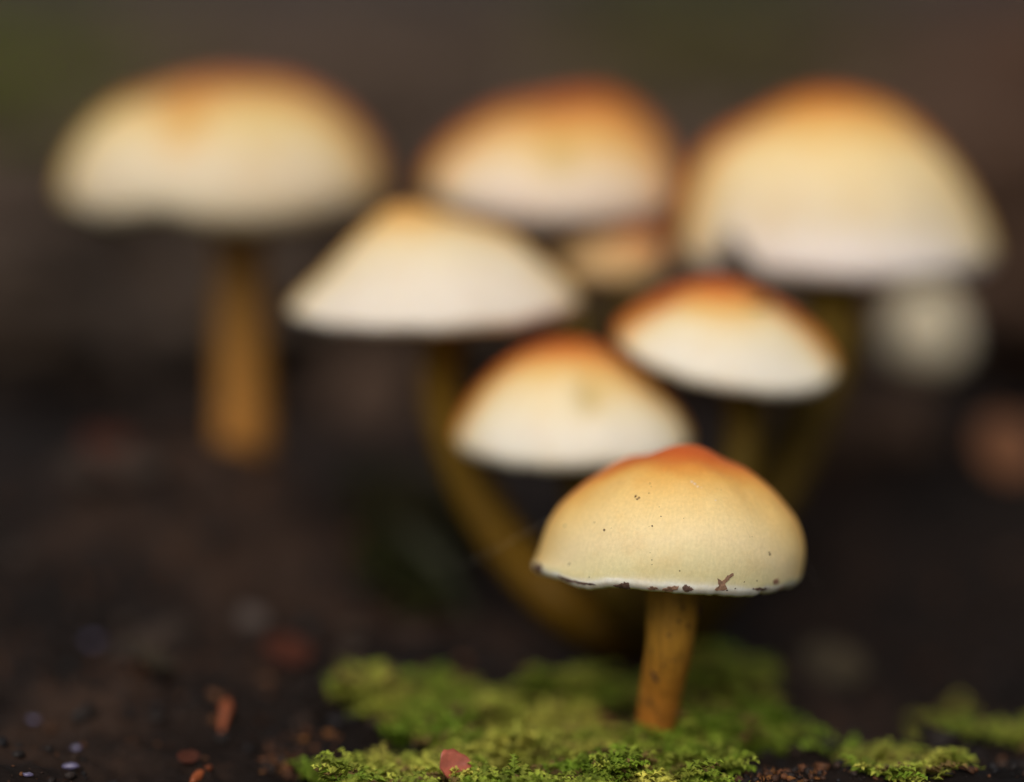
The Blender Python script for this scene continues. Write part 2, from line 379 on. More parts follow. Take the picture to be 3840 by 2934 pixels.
GROUP = 'mushrooms growing in the tuft'
STEM_GOLD = [(0, (116, 82, 12)), (0.35, (94, 68, 3)), (0.7, (80, 55, 2)), (1, (60, 36, 4))]  # gold lowered towards the foot: dim light under the caps is in the colour
STEM_OLIVE = [(0, (96, 72, 8)), (0.5, (66, 50, 4)), (1, (42, 27, 5))]  # olive darkened likewise, with the shade beneath the caps painted in
def mushroom(label, d, apex, left, right, stops, stem, stemcol, **kw):
    foot = stem[-1]; f = at(foot[0], foot[1], foot[2]); f.z -= 0.0
    root = empty('mushroom', (f.x, f.y, float(gz(f.x, f.y))))
    tag(root, label, 'mushroom', GROUP)
    cap, cen, hubz, Rm = make_cap(root, d, apex, left, right, stops, **kw)
    s0 = at(stem[0][0], stem[0][1], stem[0][2])
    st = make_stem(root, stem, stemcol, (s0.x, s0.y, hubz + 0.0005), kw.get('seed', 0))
    return root, cap, st
def foot(px, py):
    p, d = gpt(px, py); return d
RAMP_B = [(0, (176, 76, 30)), (0.15, (192, 98, 36)), (0.27, (214, 146, 70)), (0.40, (222, 184, 116)), (0.56, (226, 208, 170)), (0.8, (222, 212, 194)), (1, (214, 206, 190))]

# sharp one in front
A_stops = [(0, (184, 84, 34)), (0.12, (190, 90, 36)), (0.20, (202, 114, 46)), (0.28, (214, 142, 62)), (0.38, (220, 168, 88)), (0.50, (224, 186, 116)), (0.64, (226, 198, 140)), (0.76, (228, 206, 158)), (0.84, (220, 204, 156)), (0.90, (208, 196, 148)), (0.935, (208, 198, 160)), (0.955, (222, 218, 202)), (1, (214, 208, 194))]
def zA(pts): return [((1900 + x / 1.7734) / K, (1600 + y / 1.7734) / K) for x, y in pts]
dA = 0.240
fd = foot(1405, 1590)
A, capA, stemA = mushroom('sharp orange-topped mushroom with specked cap rising from the moss mat', dA, zA([(1215, 118)])[0],
    zA([(1100, 126), (1000, 163), (930, 190), (830, 205), (730, 228), (650, 270), (560, 332), (480, 402), (400, 477), (330, 557), (280, 642), (245, 740), (215, 850), (186, 915), (180, 940), (205, 968)]),
    zA([(1290, 130), (1380, 172), (1450, 215), (1540, 256), (1620, 312), (1720, 392), (1800, 462), (1870, 542), (1930, 622), (1965, 702), (1987, 800), (1987, 880), (1972, 975), (1962, 1010), (1935, 1035)]),
    A_stops, [(1446, 1262, dA, 59), (1438, 1380, dA, 52), (1420, 1480, (dA + fd) / 2, 46), (1405, 1580, fd, 43), (1402, 1610, fd, 46)],
    [(0, (142, 108, 34)), (0.4, (144, 102, 34)), (0.65, (162, 102, 36)), (1, (176, 102, 40))],  # upper stops are darker: the cap's shadow is painted into the olive-gold
    lobes=((225, 16, -6), (262, 20, 2), (300, 25, -6), (200, 12, 4)), seed=1, nu=90, nv=220, spots=[((1900 + a_ / 1.7734) / K, (1600 + b_ / 1.7734) / K, r_, c_) for a_, b_, r_, c_ in ((770, 1062, 9, (120, 72, 56)), (1080, 1088, 8, (150, 96, 74)), (1205, 1084, 9, (120, 70, 54)), (1430, 1080, 9, (150, 92, 66)), (1700, 1082, 8, (120, 76, 64)), (965, 1080, 7, (150, 100, 80)), (1795, 1034, 7, (206, 140, 110)), (210, 940, 10, (112, 82, 74)), (480, 1040, 6, (110, 76, 66)), (640, 1072, 5, (160, 120, 96)), (1330, 1096, 5, (170, 130, 106)))], rimn=0.00015, back=0.34, front=-33, side=0.34)

base_px = [(1372, 1392), (1400, 1398), (1440, 1385), (1475, 1380), (1430, 1372), (1452, 1362)]
BD = [foot(*p) for p in base_px]
mushroom('pale domed mushroom with an olive dimple directly behind the sharp cap', 0.268, (1215, 722),
    [(1150, 735), (1085, 770), (1030, 820), (990, 870), (968, 920), (963, 942), (978, 962)],
    [(1270, 728), (1330, 760), (1390, 805), (1440, 850), (1475, 890), (1496, 930), (1500, 950), (1485, 967)],
    RAMP_B, [(1245, 985, 0.268, 46), (1270, 1120, 0.268, 46), (1330, 1280, 0.266, 48), (*base_px[1], BD[1], 52), (1404, 1425, BD[1], 52)], STEM_OLIVE, front=4, seed=2, inset=10, back=0.48, spots=((1262, 842, 34, (196, 170, 112)),))
mushroom('whitish conical mushroom with a long stem bowing down to the tuft base', 0.277, (872, 425),
    [(830, 433), (790, 465), (750, 510), (700, 565), (650, 618), (613, 652), (605, 668), (620, 682)],
    [(930, 440), (1000, 465), (1080, 492), (1150, 532), (1205, 580), (1243, 625), (1257, 646), (1242, 668)],
    [(0, (206, 140, 68)), (0.16, (212, 160, 86)), (0.30, (222, 192, 138)), (0.48, (225, 207, 172)), (0.75, (221, 207, 188)), (1, (214, 203, 190))],
    [(955, 705, 0.277, 44), (948, 840, 0.277, 46), (1000, 1010, 0.276, 50), (1095, 1175, 0.272, 54), (1225, 1315, 0.266, 56), (*base_px[0], BD[0], 56), (1400, 1415, BD[0], 54)], STEM_GOLD, seed=3, back=0.48, inset=12)
mushroom('small tilted mushroom with orange crown tucked under the largest yellow cap', 0.270, (1535, 590),
    [(1480, 600), (1420, 625), (1360, 660), (1322, 695), (1310, 712), (1320, 732)],
    [(1600, 602), (1660, 632), (1720, 677), (1770, 725), (1806, 770), (1816, 790), (1800, 810)],
    RAMP_B, [(1600, 820, 0.270, 48), (1595, 960, 0.270, 46), (1545, 1180, 0.267, 46), (*base_px[3], BD[3], 48), (1470, 1410, BD[3], 48)], STEM_OLIVE, front=34, seed=4, inset=11, back=0.48)
mushroom('largest yellow-domed mushroom with a dark notch in its white rim', 0.296, (1772, 175),
    [(1710, 185), (1650, 210), (1580, 245), (1515, 292), (1478, 340), (1456, 405), (1442, 470), (1434, 520), (1434, 545), (1450, 565)],
    [(1840, 182), (1910, 206), (1980, 252), (2040, 312), (2090, 382), (2130, 460), (2156, 520), (2164, 548), (2150, 575)],
    [(0, (172, 74, 22)), (0.12, (188, 94, 30)), (0.22, (208, 138, 58)), (0.32, (220, 174, 100)), (0.46, (226, 198, 142)), (0.62, (222, 200, 158)), (0.76, (214, 196, 166)), (0.88, (222, 210, 200)), (1, (220, 208, 200))],
    [(1790, 590, 0.292, 70), (1772, 760, 0.288, 66), (1700, 980, 0.281, 60), (1560, 1230, 0.272, 56), (*base_px[2], BD[2], 54), (1442, 1412, BD[2], 54)], STEM_OLIVE, front=6, seed=5, lobes=((225, 7, 84), (250, 14, 10), (300, 18, 6)), back=0.48, inset=22)
mushroom('humped mushroom with rust-brown shoulder and small olive pit', 0.305, (1285, 172),
    [(1220, 178), (1150, 202), (1080, 212), (1010, 247), (950, 292), (905, 342), (884, 388), (886, 418), (905, 440)],
    [(1335, 178), (1385, 207), (1425, 247), (1458, 302), (1477, 360), (1486, 412), (1482, 445), (1462, 462)],
    [(0, (160, 68, 30)), (0.18, (176, 86, 38)), (0.32, (200, 130, 60)), (0.48, (214, 166, 92)), (0.66, (220, 194, 150)), (0.82, (216, 198, 180)), (1, (208, 190, 176))],
    [(1215, 470, 0.304, 44), (1232, 700, 0.300, 44), (1300, 1000, 0.288, 46), (1385, 1250, 0.272, 46), (*base_px[4], BD[4], 46), (1428, 1400, BD[4], 46)], STEM_OLIVE, front=14, seed=6, back=0.42, inset=24, spots=((1200, 345, 40, (186, 158, 96)),))
mushroom('broad mushroom with wavy rim standing apart on a thick ochre stem', 0.308, (482, 140),
    [(400, 146), (320, 166), (248, 196), (184, 240), (138, 300), (115, 362), (108, 410), (112, 436), (134, 456)],
    [(560, 144), (650, 164), (740, 214), (800, 276), (838, 342), (854, 394), (850, 428), (822, 454)],
    [(0, (152, 62, 26)), (0.14, (172, 84, 38)), (0.25, (200, 136, 66)), (0.36, (214, 172, 98)), (0.54, (218, 192, 136)), (0.74, (216, 198, 168)), (0.9, (206, 190, 162)), (1, (180, 166, 136))],
    [(515, 470, 0.308, 50), (518, 680, 0.308, 53), (522, 830, 0.307, 57), (522, 945, 0.306, 62), (522, 985, 0.306, 62)],
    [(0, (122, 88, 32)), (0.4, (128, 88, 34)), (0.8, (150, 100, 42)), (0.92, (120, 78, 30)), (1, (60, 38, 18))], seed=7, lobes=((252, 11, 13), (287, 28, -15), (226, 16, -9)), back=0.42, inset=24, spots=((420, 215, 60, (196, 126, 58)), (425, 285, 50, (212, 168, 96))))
mushroom('small dull brown-sided mushroom half hidden beneath the humped cap', 0.300, (1385, 474),
    [(1300, 470), (1225, 500), (1180, 545), (1188, 575), (1212, 592)], [(1422, 498), (1444, 535), (1442, 562), (1420, 588)],
    [(0, (178, 88, 40)), (0.3, (186, 110, 58)), (0.55, (204, 168, 116)), (1, (196, 160, 116))],
    [(1335, 575, 0.299, 30), (1362, 720, 0.297, 30), (1410, 1000, 0.287, 32), (*base_px[5], BD[5], 34), (1450, 1390, BD[5], 34)], STEM_OLIVE, front=14, seed=8, nu=28, nv=64, inset=12)
di = 0.338
mushroom('tiny egg-shaped pale mushroom bud below the largest cap rim', di, (1988, 600),
    [(1930, 622), (1898, 680), (1888, 735), (1902, 775), (1935, 790)], [(2046, 622), (2080, 680), (2090, 735), (2076, 775), (2045, 790)],
    [(0, (214, 196, 160)), (0.5, (222, 208, 180)), (1, (206, 188, 156))],
    [(1988, 770, di, 30), (1984, 812, di, 30), (1980, 842, 0.336, 34), (1978, 890, 0.336, 36)], STEM_OLIVE, front=10, seed=9, nu=28, nv=64, inset=12)

# ------------------------------------------------------------------ dirt and veil remnants on the sharp cap
def bvh(o):
    return BVHTree.FromPolygons([o.parent.location + v.co for v in o.data.vertices], [tuple(p.vertices) for p in o.data.polygons])
bA, bS = bvh(capA), bvh(stemA)
def hit(b, px, py):
    r = ray(px, py).normalized(); p, n, i, d = b.ray_cast(CAM, r)
    if p is None: return None, None
    if n.dot(r) > 0: n = -n
    return p, n
def lump(rad, sub=1, seed=0, squash=(1, 1, 1)):
    bm = bmesh.new(); bmesh.ops.create_icosphere(bm, subdivisions=sub, radius=1)
    rn = random.Random(seed)
    for v in bm.verts:
        k = rad * rn.uniform(0.7, 1.25); v.co = Vector((v.co.x * squash[0], v.co.y * squash[1], v.co.z * squash[2])) * k
    V = [v.co.copy() for v in bm.verts]; F = [[v.index for v in f.verts] for f in bm.faces]; bm.free(); return V, F
def speck(name, b, owner, px, py, rpx, mat, seed):
    p, n = hit(b, px, py)
    if p is None: return
    V, F = lump(rpx * K * 0.23 / FPX, 1, seed, (1, 1, 0.55)); q = n.to_track_quat('Z', 'Y')
    o = mesh_obj(name, [p + q @ v for v in V], F, mat, None, True, loc=owner.parent.location)
    o.location = (0, 0, 0); o.parent = owner
z1 = lambda x, y: zA([(x, y)])[0]
specks = [(858, 462, 9), (868, 482, 9), (880, 474, 8), (853, 470, 6), (650, 688, 9), (955, 380, 5), (947, 443, 5), (1015, 535, 4), (1026, 598, 5), (968, 662, 7), (947, 666, 3), (1178, 611, 3),
          (585, 638, 4), (748, 378, 5), (1750, 850, 9), (1746, 838, 6), (417, 912, 8), (411, 921, 5), (1150, 960, 6), (953, 840, 3), (966, 887, 4), (967, 917, 4), (550, 1003, 5), (1664, 1026, 6), (1580, 1034, 5),
          (1520, 1078, 6), (1617, 735, 3), (1632, 733, 3), (962, 400, 4), (1426, 424, 4), (695, 676, 3), (1735, 533, 4), (1466, 1090, 7), (1640, 1080, 7), (782, 1036, 6), (960, 1068, 8)]
for i, (x, y, r) in enumerate(specks):
    mat = M_GREEN if (x, y) == (387, 660) else M_SPECK
    speck('dirt_speck', bA, capA, *z1(x, y), r / 1.7734 / K, mat, i)
speck('green_speck', bA, capA, *z1(387, 660), 9 / 1.7734 / K, M_GREEN, 77)
for i, (x, y, r) in enumerate([(1232, 368, 11), (1250, 382, 12), (1270, 400, 9), (1295, 406, 6), (1390, 492, 7)]):
    speck('pale_scale', bA, capA, *z1(x, y), r / 1.7734 / K, M_PALE, 90 + i)
for i, (px, py, r) in enumerate([(1404, 1450, 8.0), (1409, 1460, 7.0), (1400, 1444, 5.0), (1500, 1318, 5), (1458, 1335, 4.5), (1424, 1428, 4), (1436, 1365, 4.5), (1395, 1510, 3.5), (1466, 1305, 5.0), (1412, 1540, 3), (1478, 1345, 5), (1446, 1420, 4)]):
    speck('dirt_speck', bS, stemA, px, py, r, M_SPECK, 120 + i)
V, F = lump(0.00032, 2, 5, (0.8, 0.8, 1.4))
pc = at(1504, 1315, dA - 0.0005); 
for i, (dx, dz, s) in enumerate(((0, 0, 1), (0.0002, 0.0004, 0.6), (-0.0003, -0.0003, 0.8))):
    o = mesh_obj('dirt_speck', [pc + Vector((dx - 0.0002, 0, dz)) + v * s for v in V], F, M_SPECK, None, True, loc=stemA.parent.location); o.location = (0, 0, 0); o.parent = stemA

def flap(poly, mat, lift=0.00005, name='veil_remnant'):    # torn scrap lying on the cap skin, a little proud of it
    c = (sum(p[0] for p in poly) / len(poly), sum(p[1] for p in poly) / len(poly))
    pts = []
    for k, p in enumerate(poly):
        q = poly[(k + 1) % len(poly)]
        for u in (0.0, 0.25, 0.5, 0.75): pts.append((p[0] + (q[0] - p[0]) * u + random.uniform(-5, 5), p[1] + (q[1] - p[1]) * u + random.uniform(-5, 5)))
    rings = [pts, [(c[0] + (p[0] - c[0]) * 0.5, c[1] + (p[1] - c[1]) * 0.5) for p in pts]]
    V, ok = [], True
    for lv in (0, 1):
        for ring in rings + [[c]]:
            for x, y in ring:
                p, n = hit(bA, *z1(x, y)); k = 0
                while p is None and k < 40: y -= 2; k += 1; p, n = hit(bA, *z1(x, y))
                if p is None: return
                V.append(p + n * (lift * random.uniform(0.7, 1.5) if lv else -0.00008))
    m = len(pts); s = 2 * m + 1; F = []
    for k in range(m):
        j = (k + 1) % m
        F += [(s + k, s + j, s + m + j, s + m + k), (s + m + k, s + m + j, s + 2 * m), (k, j, s + j, s + k)]
    o = mesh_obj(name, V, F, mat, None, False, loc=capA.parent.location); o.location = (0, 0, 0); o.parent = capA
flap([(710, 1058), (760, 1048), (795, 1034), (818, 1050), (822, 1082), (780, 1076)], M_VEILD)
flap([(1030, 1086), (1075, 1068), (1120, 1056), (1145, 1064), (1140, 1088), (1085, 1098)], M_VEIL)
flap([(1168, 1064), (1190, 1048), (1215, 1062), (1240, 1080), (1220, 1095), (1175, 1092)], M_VEILD)
flap([(1404, 1012), (1416, 1040), (1440, 1020), (1470, 992), (1510, 975), (1498, 998), (1468, 1024), (1448, 1052), (1462, 1080), (1440, 1094), (1385, 1086), (1412, 1062)], M_VEIL)
flap([(345, 990), (380, 1004), (440, 1024), (520, 1040), (590, 1050), (520, 1050), (430, 1036), (375, 1018)], M_VEILD)
flap([(935, 1076), (965, 1064), (1000, 1068), (1010, 1078), (960, 1086)], M_VEIL)
flap([(1768, 1040), (1782, 1018), (1802, 1012), (1812, 1030), (1795, 1050)], M_VEIL)
flap([(1640, 1078), (1700, 1072), (1745, 1074), (1700, 1088), (1660, 1090)], M_VEILD)
flap([(188, 930), (206, 905), (232, 920), (240, 948), (222, 972), (196, 955)], M_VEILD)

# spider threads
def thread(a, b, label, sag=0.0004, r=0.000006):
    rows = []
    for i in range(14):
        u = i / 13; p = a.lerp(b, u); rows.append((p.x, p.y, p.z - sag * 4 * u * (1 - u), r))
    V, F = tube(rows, 5, 0, 0)
    tag(mesh_obj('spider_thread', V, F, M_SILK, None, True, loc=a), label, 'thread', 'spider threads on the front cap')
pa, _ = hit(bA, 1190, 1105)
thread(pa or at(1186, 1104, dA), at(985, 1215, 0.252), 'fine spider thread strung from the sharp cap towards the bowed stem')
pb = at(1716, 1165, 0.2395)
thread(pb, at(1760, 1260, 0.246), 'short faint spider thread hanging off the cap edge over black gap')

# ------------------------------------------------------------------ moss
def inside(poly, x, y):
    r = np.zeros(len(x), bool); n = len(poly)
    for i in range(n):
        x1, y1 = poly[i]; x2, y2 = poly[(i + 1) % n]
        c = ((y1 > y) != (y2 > y)) & (x < (x2 - x1) * (y - y1) / (y2 - y1 + 1e-12) + x1); r ^= c
    return r
def moss(poly_px, n, label, lenr=(0.0016, 0.0038), lift=0.0014, tint=(1, 1, 1), holes=(), seed=0, extra=None):
    g = np.random.default_rng(seed)
    P = [gpt(*p)[0] for p in poly_px]; poly = [(p.x, p.y) for p in P]
    if extra: poly = extra(poly)
    xs, ys = zip(*poly)
    x = g.uniform(min(xs), max(xs), n * 6); y = g.uniform(min(ys), max(ys), n * 6)
    jx = 0.0016 * noise(x * 500, y * 500, 0, 5 + seed); jy = 0.0016 * noise(x * 500, y * 500, 3, 6 + seed)
    k = inside(poly, x + jx, y + jy)
    cl = fbm(x * 260, y * 260, 0, 3, 90 + seed)
    k &= cl + g.uniform(-0.16, 0.16, len(x)) > -0.12
    for hx, hy, hr in holes: k &= np.hypot(x - hx, y - hy) > hr * g.uniform(0.85, 1.2, len(x))
    x, y, cl = x[k][:n], y[k][:n], cl[k][:n]; n = len(x)
    z = gz(x, y) + lift * np.clip(0.35 + 1.6 * cl + 1.5 * noise(x * 330, y * 330, 2, 8 + seed), 0, 2.8) * g.uniform(0.35, 1, n)
    nl = 15
    ang = 2.2 * math.pi * fbm(x * 130, y * 130, 9, 2, 3 + seed) + g.uniform(-1.2, 1.2, n)
    L = g.uniform(*lenr, n); el = g.uniform(0.05, 1.0, n)
    yellow = np.clip(0.45 + 1.1 * fbm(x * 160, y * 160, 4, 3, 17 + seed) + g.normal(0, 0.14, n), 0, 1)
    c1 = np.array([0.165, 0.25, 0.020]); c2 = np.array([0.52, 0.47, 0.085]); c3 = np.array([0.17, 0.11, 0.035])
    col = c1 + (c2 - c1) * yellow[:, None]
    br = g.uniform(0, 1, n) < 0.16; col[br] = c3
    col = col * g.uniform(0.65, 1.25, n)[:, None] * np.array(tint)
    V, Cc = [], []
    for i in range(nl):
        u = (i + 0.5) / nl
        e = el * (1 - 0.9 * u)
        px = x + np.cos(ang) * L * u * np.cos(e * 0.6); py = y + np.sin(ang) * L * u * np.cos(e * 0.6); pz = z + L * np.sin(el * 0.8) * (u - 0.45 * u * u) * 0.9
        side = 1 if i % 2 else -1
        la = ang + side * g.uniform(0.5, 1.2, n) + g.normal(0, 0.2, n)
        le = g.uniform(-0.2, 0.9, n)
        ll = g.uniform(0.0006, 0.0014, n) * (1.1 - 0.5 * u); lw = ll * g.uniform(0.28, 0.42, n)
        dx, dy, dz = np.cos(la) * np.cos(le), np.sin(la) * np.cos(le), np.sin(le)
        sx, sy = -np.sin(la), np.cos(la)
        b0 = np.stack([px, py, pz], -1)
        mid = b0 + np.stack([dx, dy, dz], -1) * (ll * 0.45)[:, None]
        tip = b0 + np.stack([dx, dy, dz * 0.7], -1) * ll[:, None]; tip[:, 2] -= 0.25 * ll
        s = np.stack([sx, sy, 0 * sx], -1) * lw[:, None]; s[:, 2] = 0.35 * lw
        s2 = s.copy(); s2[:, 2] = -0.35 * lw; 
        V.append(np.stack([b0, mid + np.stack([sx, sy, 0 * sx + .4], -1) * lw[:, None], tip, mid + np.stack([-sx, -sy, 0 * sx + .4], -1) * lw[:, None]], 1))
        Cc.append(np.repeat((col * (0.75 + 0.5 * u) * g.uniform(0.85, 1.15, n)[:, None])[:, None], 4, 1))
    V = np.concatenate(V).reshape(-1, 3); Cc = np.concatenate(Cc).reshape(-1, 3)
    q = np.arange(len(V)).reshape(-1, 4)
    F = np.concatenate([q[:, [0, 1, 2]], q[:, [0, 2, 3]]])
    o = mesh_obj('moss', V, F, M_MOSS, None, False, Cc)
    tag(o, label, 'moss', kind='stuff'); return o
fA = A.location
hole, _ = gpt(1290, 1562); RL, _ = gpt(978, 1690)
moss([(722, 1510), (740, 1488), (900, 1478), (1080, 1496), (1180, 1478), (1290, 1478), (1420, 1508), (1500, 1540), (1580, 1560), (1680, 1582), (1690, 1600), (1590, 1630), (1555, 1660), (1530, 1760), (700, 1760), (740, 1690), (660, 1672), (720, 1660), (860, 1640), (815, 1580), (770, 1540)],
     5600, 'bright yellow-green feathery moss mat round the sharp mushroom foot', holes=((hole.x, hole.y, 0.0036), (hole.x + 0.0004, hole.y - 0.0042, 0.0030), (fA.x, fA.y - 0.0006, 0.0022), (RL.x, RL.y - 0.0022, 0.0022)), seed=1)
moss([(1345, 1615), (1380, 1604), (1440, 1604), (1475, 1612), (1460, 1632), (1360, 1632)], 120, 'short moss shoots climbing the foot of the sharp mushroom', lenr=(0.0018, 0.0034), lift=0.0003, seed=9)
moss([(1480, 1470), (1530, 1420), (1590, 1440), (1620, 1490), (1590, 1540), (1500, 1540)], 500, 'blurred moss tuft just behind the sharp mushroom stem', lenr=(0.002, 0.0045), lift=0.0022, seed=2)
moss([(1730, 1602), (1800, 1618), (1890, 1632), (1960, 1622), (2060, 1640), (2070, 1652), (1990, 1660), (1950, 1720), (1890, 1720), (1880, 1655), (1780, 1632)], 200, 'thin trailing moss strand on dark soil right of the mat', seed=3, lenr=(0.002, 0.004), lift=0.0005)
moss([(1915, 1562), (1950, 1548), (2010, 1548), (2060, 1578), (2130, 1592), (2150, 1572), (2230, 1560), (2260, 1600), (2150, 1612), (2060, 1590), (1980, 1572), (1930, 1570)], 230, 'soft blurred moss strip on the rise behind the trailing strand', lenr=(0.002, 0.004), lift=0.0008, seed=4)
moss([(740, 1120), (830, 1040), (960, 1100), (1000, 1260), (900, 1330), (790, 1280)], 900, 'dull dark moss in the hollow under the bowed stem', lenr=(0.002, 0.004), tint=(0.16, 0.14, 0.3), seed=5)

# ------------------------------------------------------------------ soil crumbs
ico = lump(1.0, 1, 3)
def crumbs(name, n, sizes, region, cols, label, seed, keep=None):
    g = np.random.default_rng(seed)
    x = g.uniform(region[0], region[1], n); y = region[2] + (region[3] - region[2]) * g.uniform(0, 1, n) ** 1.2
    k = fbm(x * 120, y * 120, 0, 3, seed) + g.uniform(-0.3, 0.3, n) > -0.1
    x, y = x[k], y[k]; n = len(x)
    s = sizes[0] * (sizes[1] / sizes[0]) ** (g.uniform(0, 1, n) ** 2.2)
    base = np.array(ico[0])[None] * (1 + 0.35 * g.uniform(-1, 1, (n, len(ico[0]), 1)))
    sq = g.uniform(0.5, 1.3, (n, 1, 3)); sq[..., 2] *= 0.75
    V = base * sq * s[:, None, None]
    a = g.uniform(0, 6.28, n); ca, sa = np.cos(a)[:, None], np.sin(a)[:, None]
    vx = V[..., 0] * ca - V[..., 1] * sa; vy = V[..., 0] * sa + V[..., 1] * ca
    V = np.stack([vx + x[:, None], vy + y[:, None], V[..., 2] + (gz(x, y) + s * 0.25)[:, None]], -1)
    ci = g.integers(0, len(cols), n); cc = np.array(cols)[ci] * g.uniform(0.6, 1.3, (n, 1))
    F = (np.array(ico[1])[None] + (np.arange(n) * len(ico[0]))[:, None, None]).reshape(-1, 3)
    o = mesh_obj(name, V.reshape(-1, 3), F, M_CRUMB, None, True, np.repeat(cc, len(ico[0]), 0))
    tag(o, label, 'soil', kind='stuff')
crumbs('soil_crumbs', 10000, (0.00010, 0.0008), (-0.065, 0.065, 0.20, 0.30), [(0.018, 0.012, 0.010), (0.012, 0.009, 0.008), (0.032, 0.018, 0.012), (0.080, 0.032, 0.013), (0.014, 0.012, 0.013)], 'loose dark crumbs of wet soil and rotten wood', 2)
crumbs('soil_clods', 700, (0.0005, 0.0022), (-0.10, 0.10, 0.235, 0.42), [(0.015, 0.010, 0.008), (0.026, 0.017, 0.012), (0.010, 0.008, 0.007), (0.030, 0.015, 0.009)], 'blurred clods of dark earth behind and beside the tuft', 3)

for i_, (px_, py_, r_) in enumerate([(650, 1640, 0.0035), (1680, 1662, 0.0040)]):
    q_ = gpt(px_, py_)[0]
    crumbs('rotten_wood_crumbs', 700, (0.00008, 0.0006), (q_.x - r_, q_.x + r_, q_.y - r_, q_.y + r_), [(0.09, 0.034, 0.014), (0.05, 0.022, 0.012), (0.02, 0.014, 0.012), (0.13, 0.05, 0.012)], ('reddish rotten wood crumbs at the left moss edge', 'reddish rotten wood crumbs in the bare gap right of the moss')[i_], 40 + i_)
# ------------------------------------------------------------------ small things on the soil
def leafy(name, p, rx, ry, rot, mat, label, cat, tilt=0.2, curl=0.3, group=None, thick=0.00012, tip=0.25):
    """a small curled leaf blade with midrib fold, notched tip and thickness, lying at p"""
    n, mth = 11, 7; V = []
    for lv in (1, -1):
        for i in range(n):
            u = i / (n - 1) * 2 - 1
            w = math.sqrt(max(0, 1 - u * u)) * (1 - tip * u) * (1 + 0.07 * math.sin(9 * u + rot * 3))
            for j in range(mth):
                v = j / (mth - 1) * 2 - 1
                V.append(Vector((u * rx, v * w * ry, abs(v) * w * ry * curl + curl * 0.35 * rx * u * u + lv * thick / 2)))
    q = Matrix.Rotation(rot, 3, 'Z') @ Matrix.Rotation(tilt, 3, 'X')
    V = [q @ v for v in V]
    F = []; s = n * mth
    for i in range(n - 1):
        for j in range(mth - 1):
            a = i * mth + j; F.append((a, a + mth, a + mth + 1, a + 1)); F.append((s + a, s + a + 1, s + a + mth + 1, s + a + mth))
    for i in range(n - 1):
        for j in (0, mth - 1):
            a = i * mth + j; F.append((a, a + mth, s + a + mth, s + a))
    o = mesh_obj(name, V, F, mat); o.location = p
    return tag(o, label, cat, group)
def chip(name, p, size, rot, mat, label, cat, seed=0, group=None):
    """splintered wedge of wood: jagged ends, ridged faces"""
    n, m = 10, 8; V = []
    for i in range(n):
        u = i / (n - 1) * 2 - 1
        for j in range(m):
            a = 2 * math.pi * j / m
            r = (1 - 0.35 * abs(u) ** 3) * (1 + 0.25 * float(noise(math.cos(a) * 2, math.sin(a) * 2, u * 2.2 + seed, seed)))
            V.append(Vector((u * size[0] + 0.22 * size[0] * float(noise(j * 1.7, 0, seed, 4)) * abs(u) ** 4, math.cos(a) * r * size[1], math.sin(a) * r * size[2])))
    F = [(i * m + j, i * m + (j + 1) % m, (i + 1) * m + (j + 1) % m, (i + 1) * m + j) for i in range(n - 1) for j in range(m)] + [tuple(range(m))[::-1], tuple(range((n - 1) * m, n * m))]
    q = Matrix.Rotation(rot[2], 3, 'Z') @ Matrix.Rotation(rot[1], 3, 'Y') @ Matrix.Rotation(rot[0], 3, 'X')
    o = mesh_obj(name, [q @ v for v in V], F, mat); o.location = p
    return tag(o, label, cat, group)
def rod(name, p, q, r0, r1, mat, label, cat, bend=0.1, group=None):
    mid = p.lerp(q, 0.5) + Vector((0.3, 0.2, 1)) * (q - p).length * bend
    path = catmull([(*p, r0 * 0.5), (*p.lerp(mid, 0.4), r0), (*mid, (r0 + r1) / 2 * 1.1), (*mid.lerp(q, 0.6), r1), (*q, r1 * 0.25)], 14)
    V, F = tube(path, 8, 3, 0.15)
    return tag(mesh_obj(name, V, F, mat, None, True, loc=p), label, cat, group)
def g_(px, py, up=0.0):
    p, _ = gpt(px, py); p.z += up; return p

leafy('red_leaf', RL + Vector((0, -0.0015, 0.0023)), 0.0016, 0.0014, 0.45, M_RED, 'tiny salmon-red leaf scrap lying on the moss mat', 'leaf', tilt=0.95, curl=0.38, tip=0.45)
rod('plant_fragment', g_(474, 1578, -0.0003), g_(490, 1548) + Vector((0, 0, 0.0016)), 0.0004, 0.00055, M_ORANGE, 'bright orange upright splinter poking from bare dark soil', 'splinter')
rod('plant_fragment', g_(412, 1688, 0.0002), g_(455, 1655, 0.0004), 0.0005, 0.0003, M_ORANGE, 'orange needle-like sliver lying flat on wet soil', 'splinter', 0.02)
leafy('dead_leaf', g_(615, 1425, 0.001), 0.0032, 0.0022, 1.0, M_RUST, 'dark rust-red leaf scrap on soil left of the moss', 'leaf', tilt=0.6)
leafy('dead_leaf', g_(2160, 1020, 0.003), 0.0046, 0.0042, 0.4, M_RUSTP, 'round russet leaf on the dark ground behind the tiny bud', 'leaf', tilt=1.0, curl=0.15, tip=0.05)
leafy('dead_leaf', g_(240, 1040, 0.001), 0.0060, 0.0035, 0.3, M_WOOD, 'flat dull brown leaf on earth beside the thick ochre stem', 'leaf', tilt=0.4)
leafy('dead_leaf', g_(405, 1640, 0.0004), 0.0013, 0.0008, 0.9, M_RUST, 'small dark red leaf crumb beside the orange needle-like sliver', 'leaf', tilt=0.5)
chip('wood_chunk', g_(800, 925, 0.004), (0.0075, 0.0048, 0.0085), (0.2, 0.25, 0.3), M_BARK, 'brown bark chunk between the ochre stem and the bowed stem', 'bark', 3)
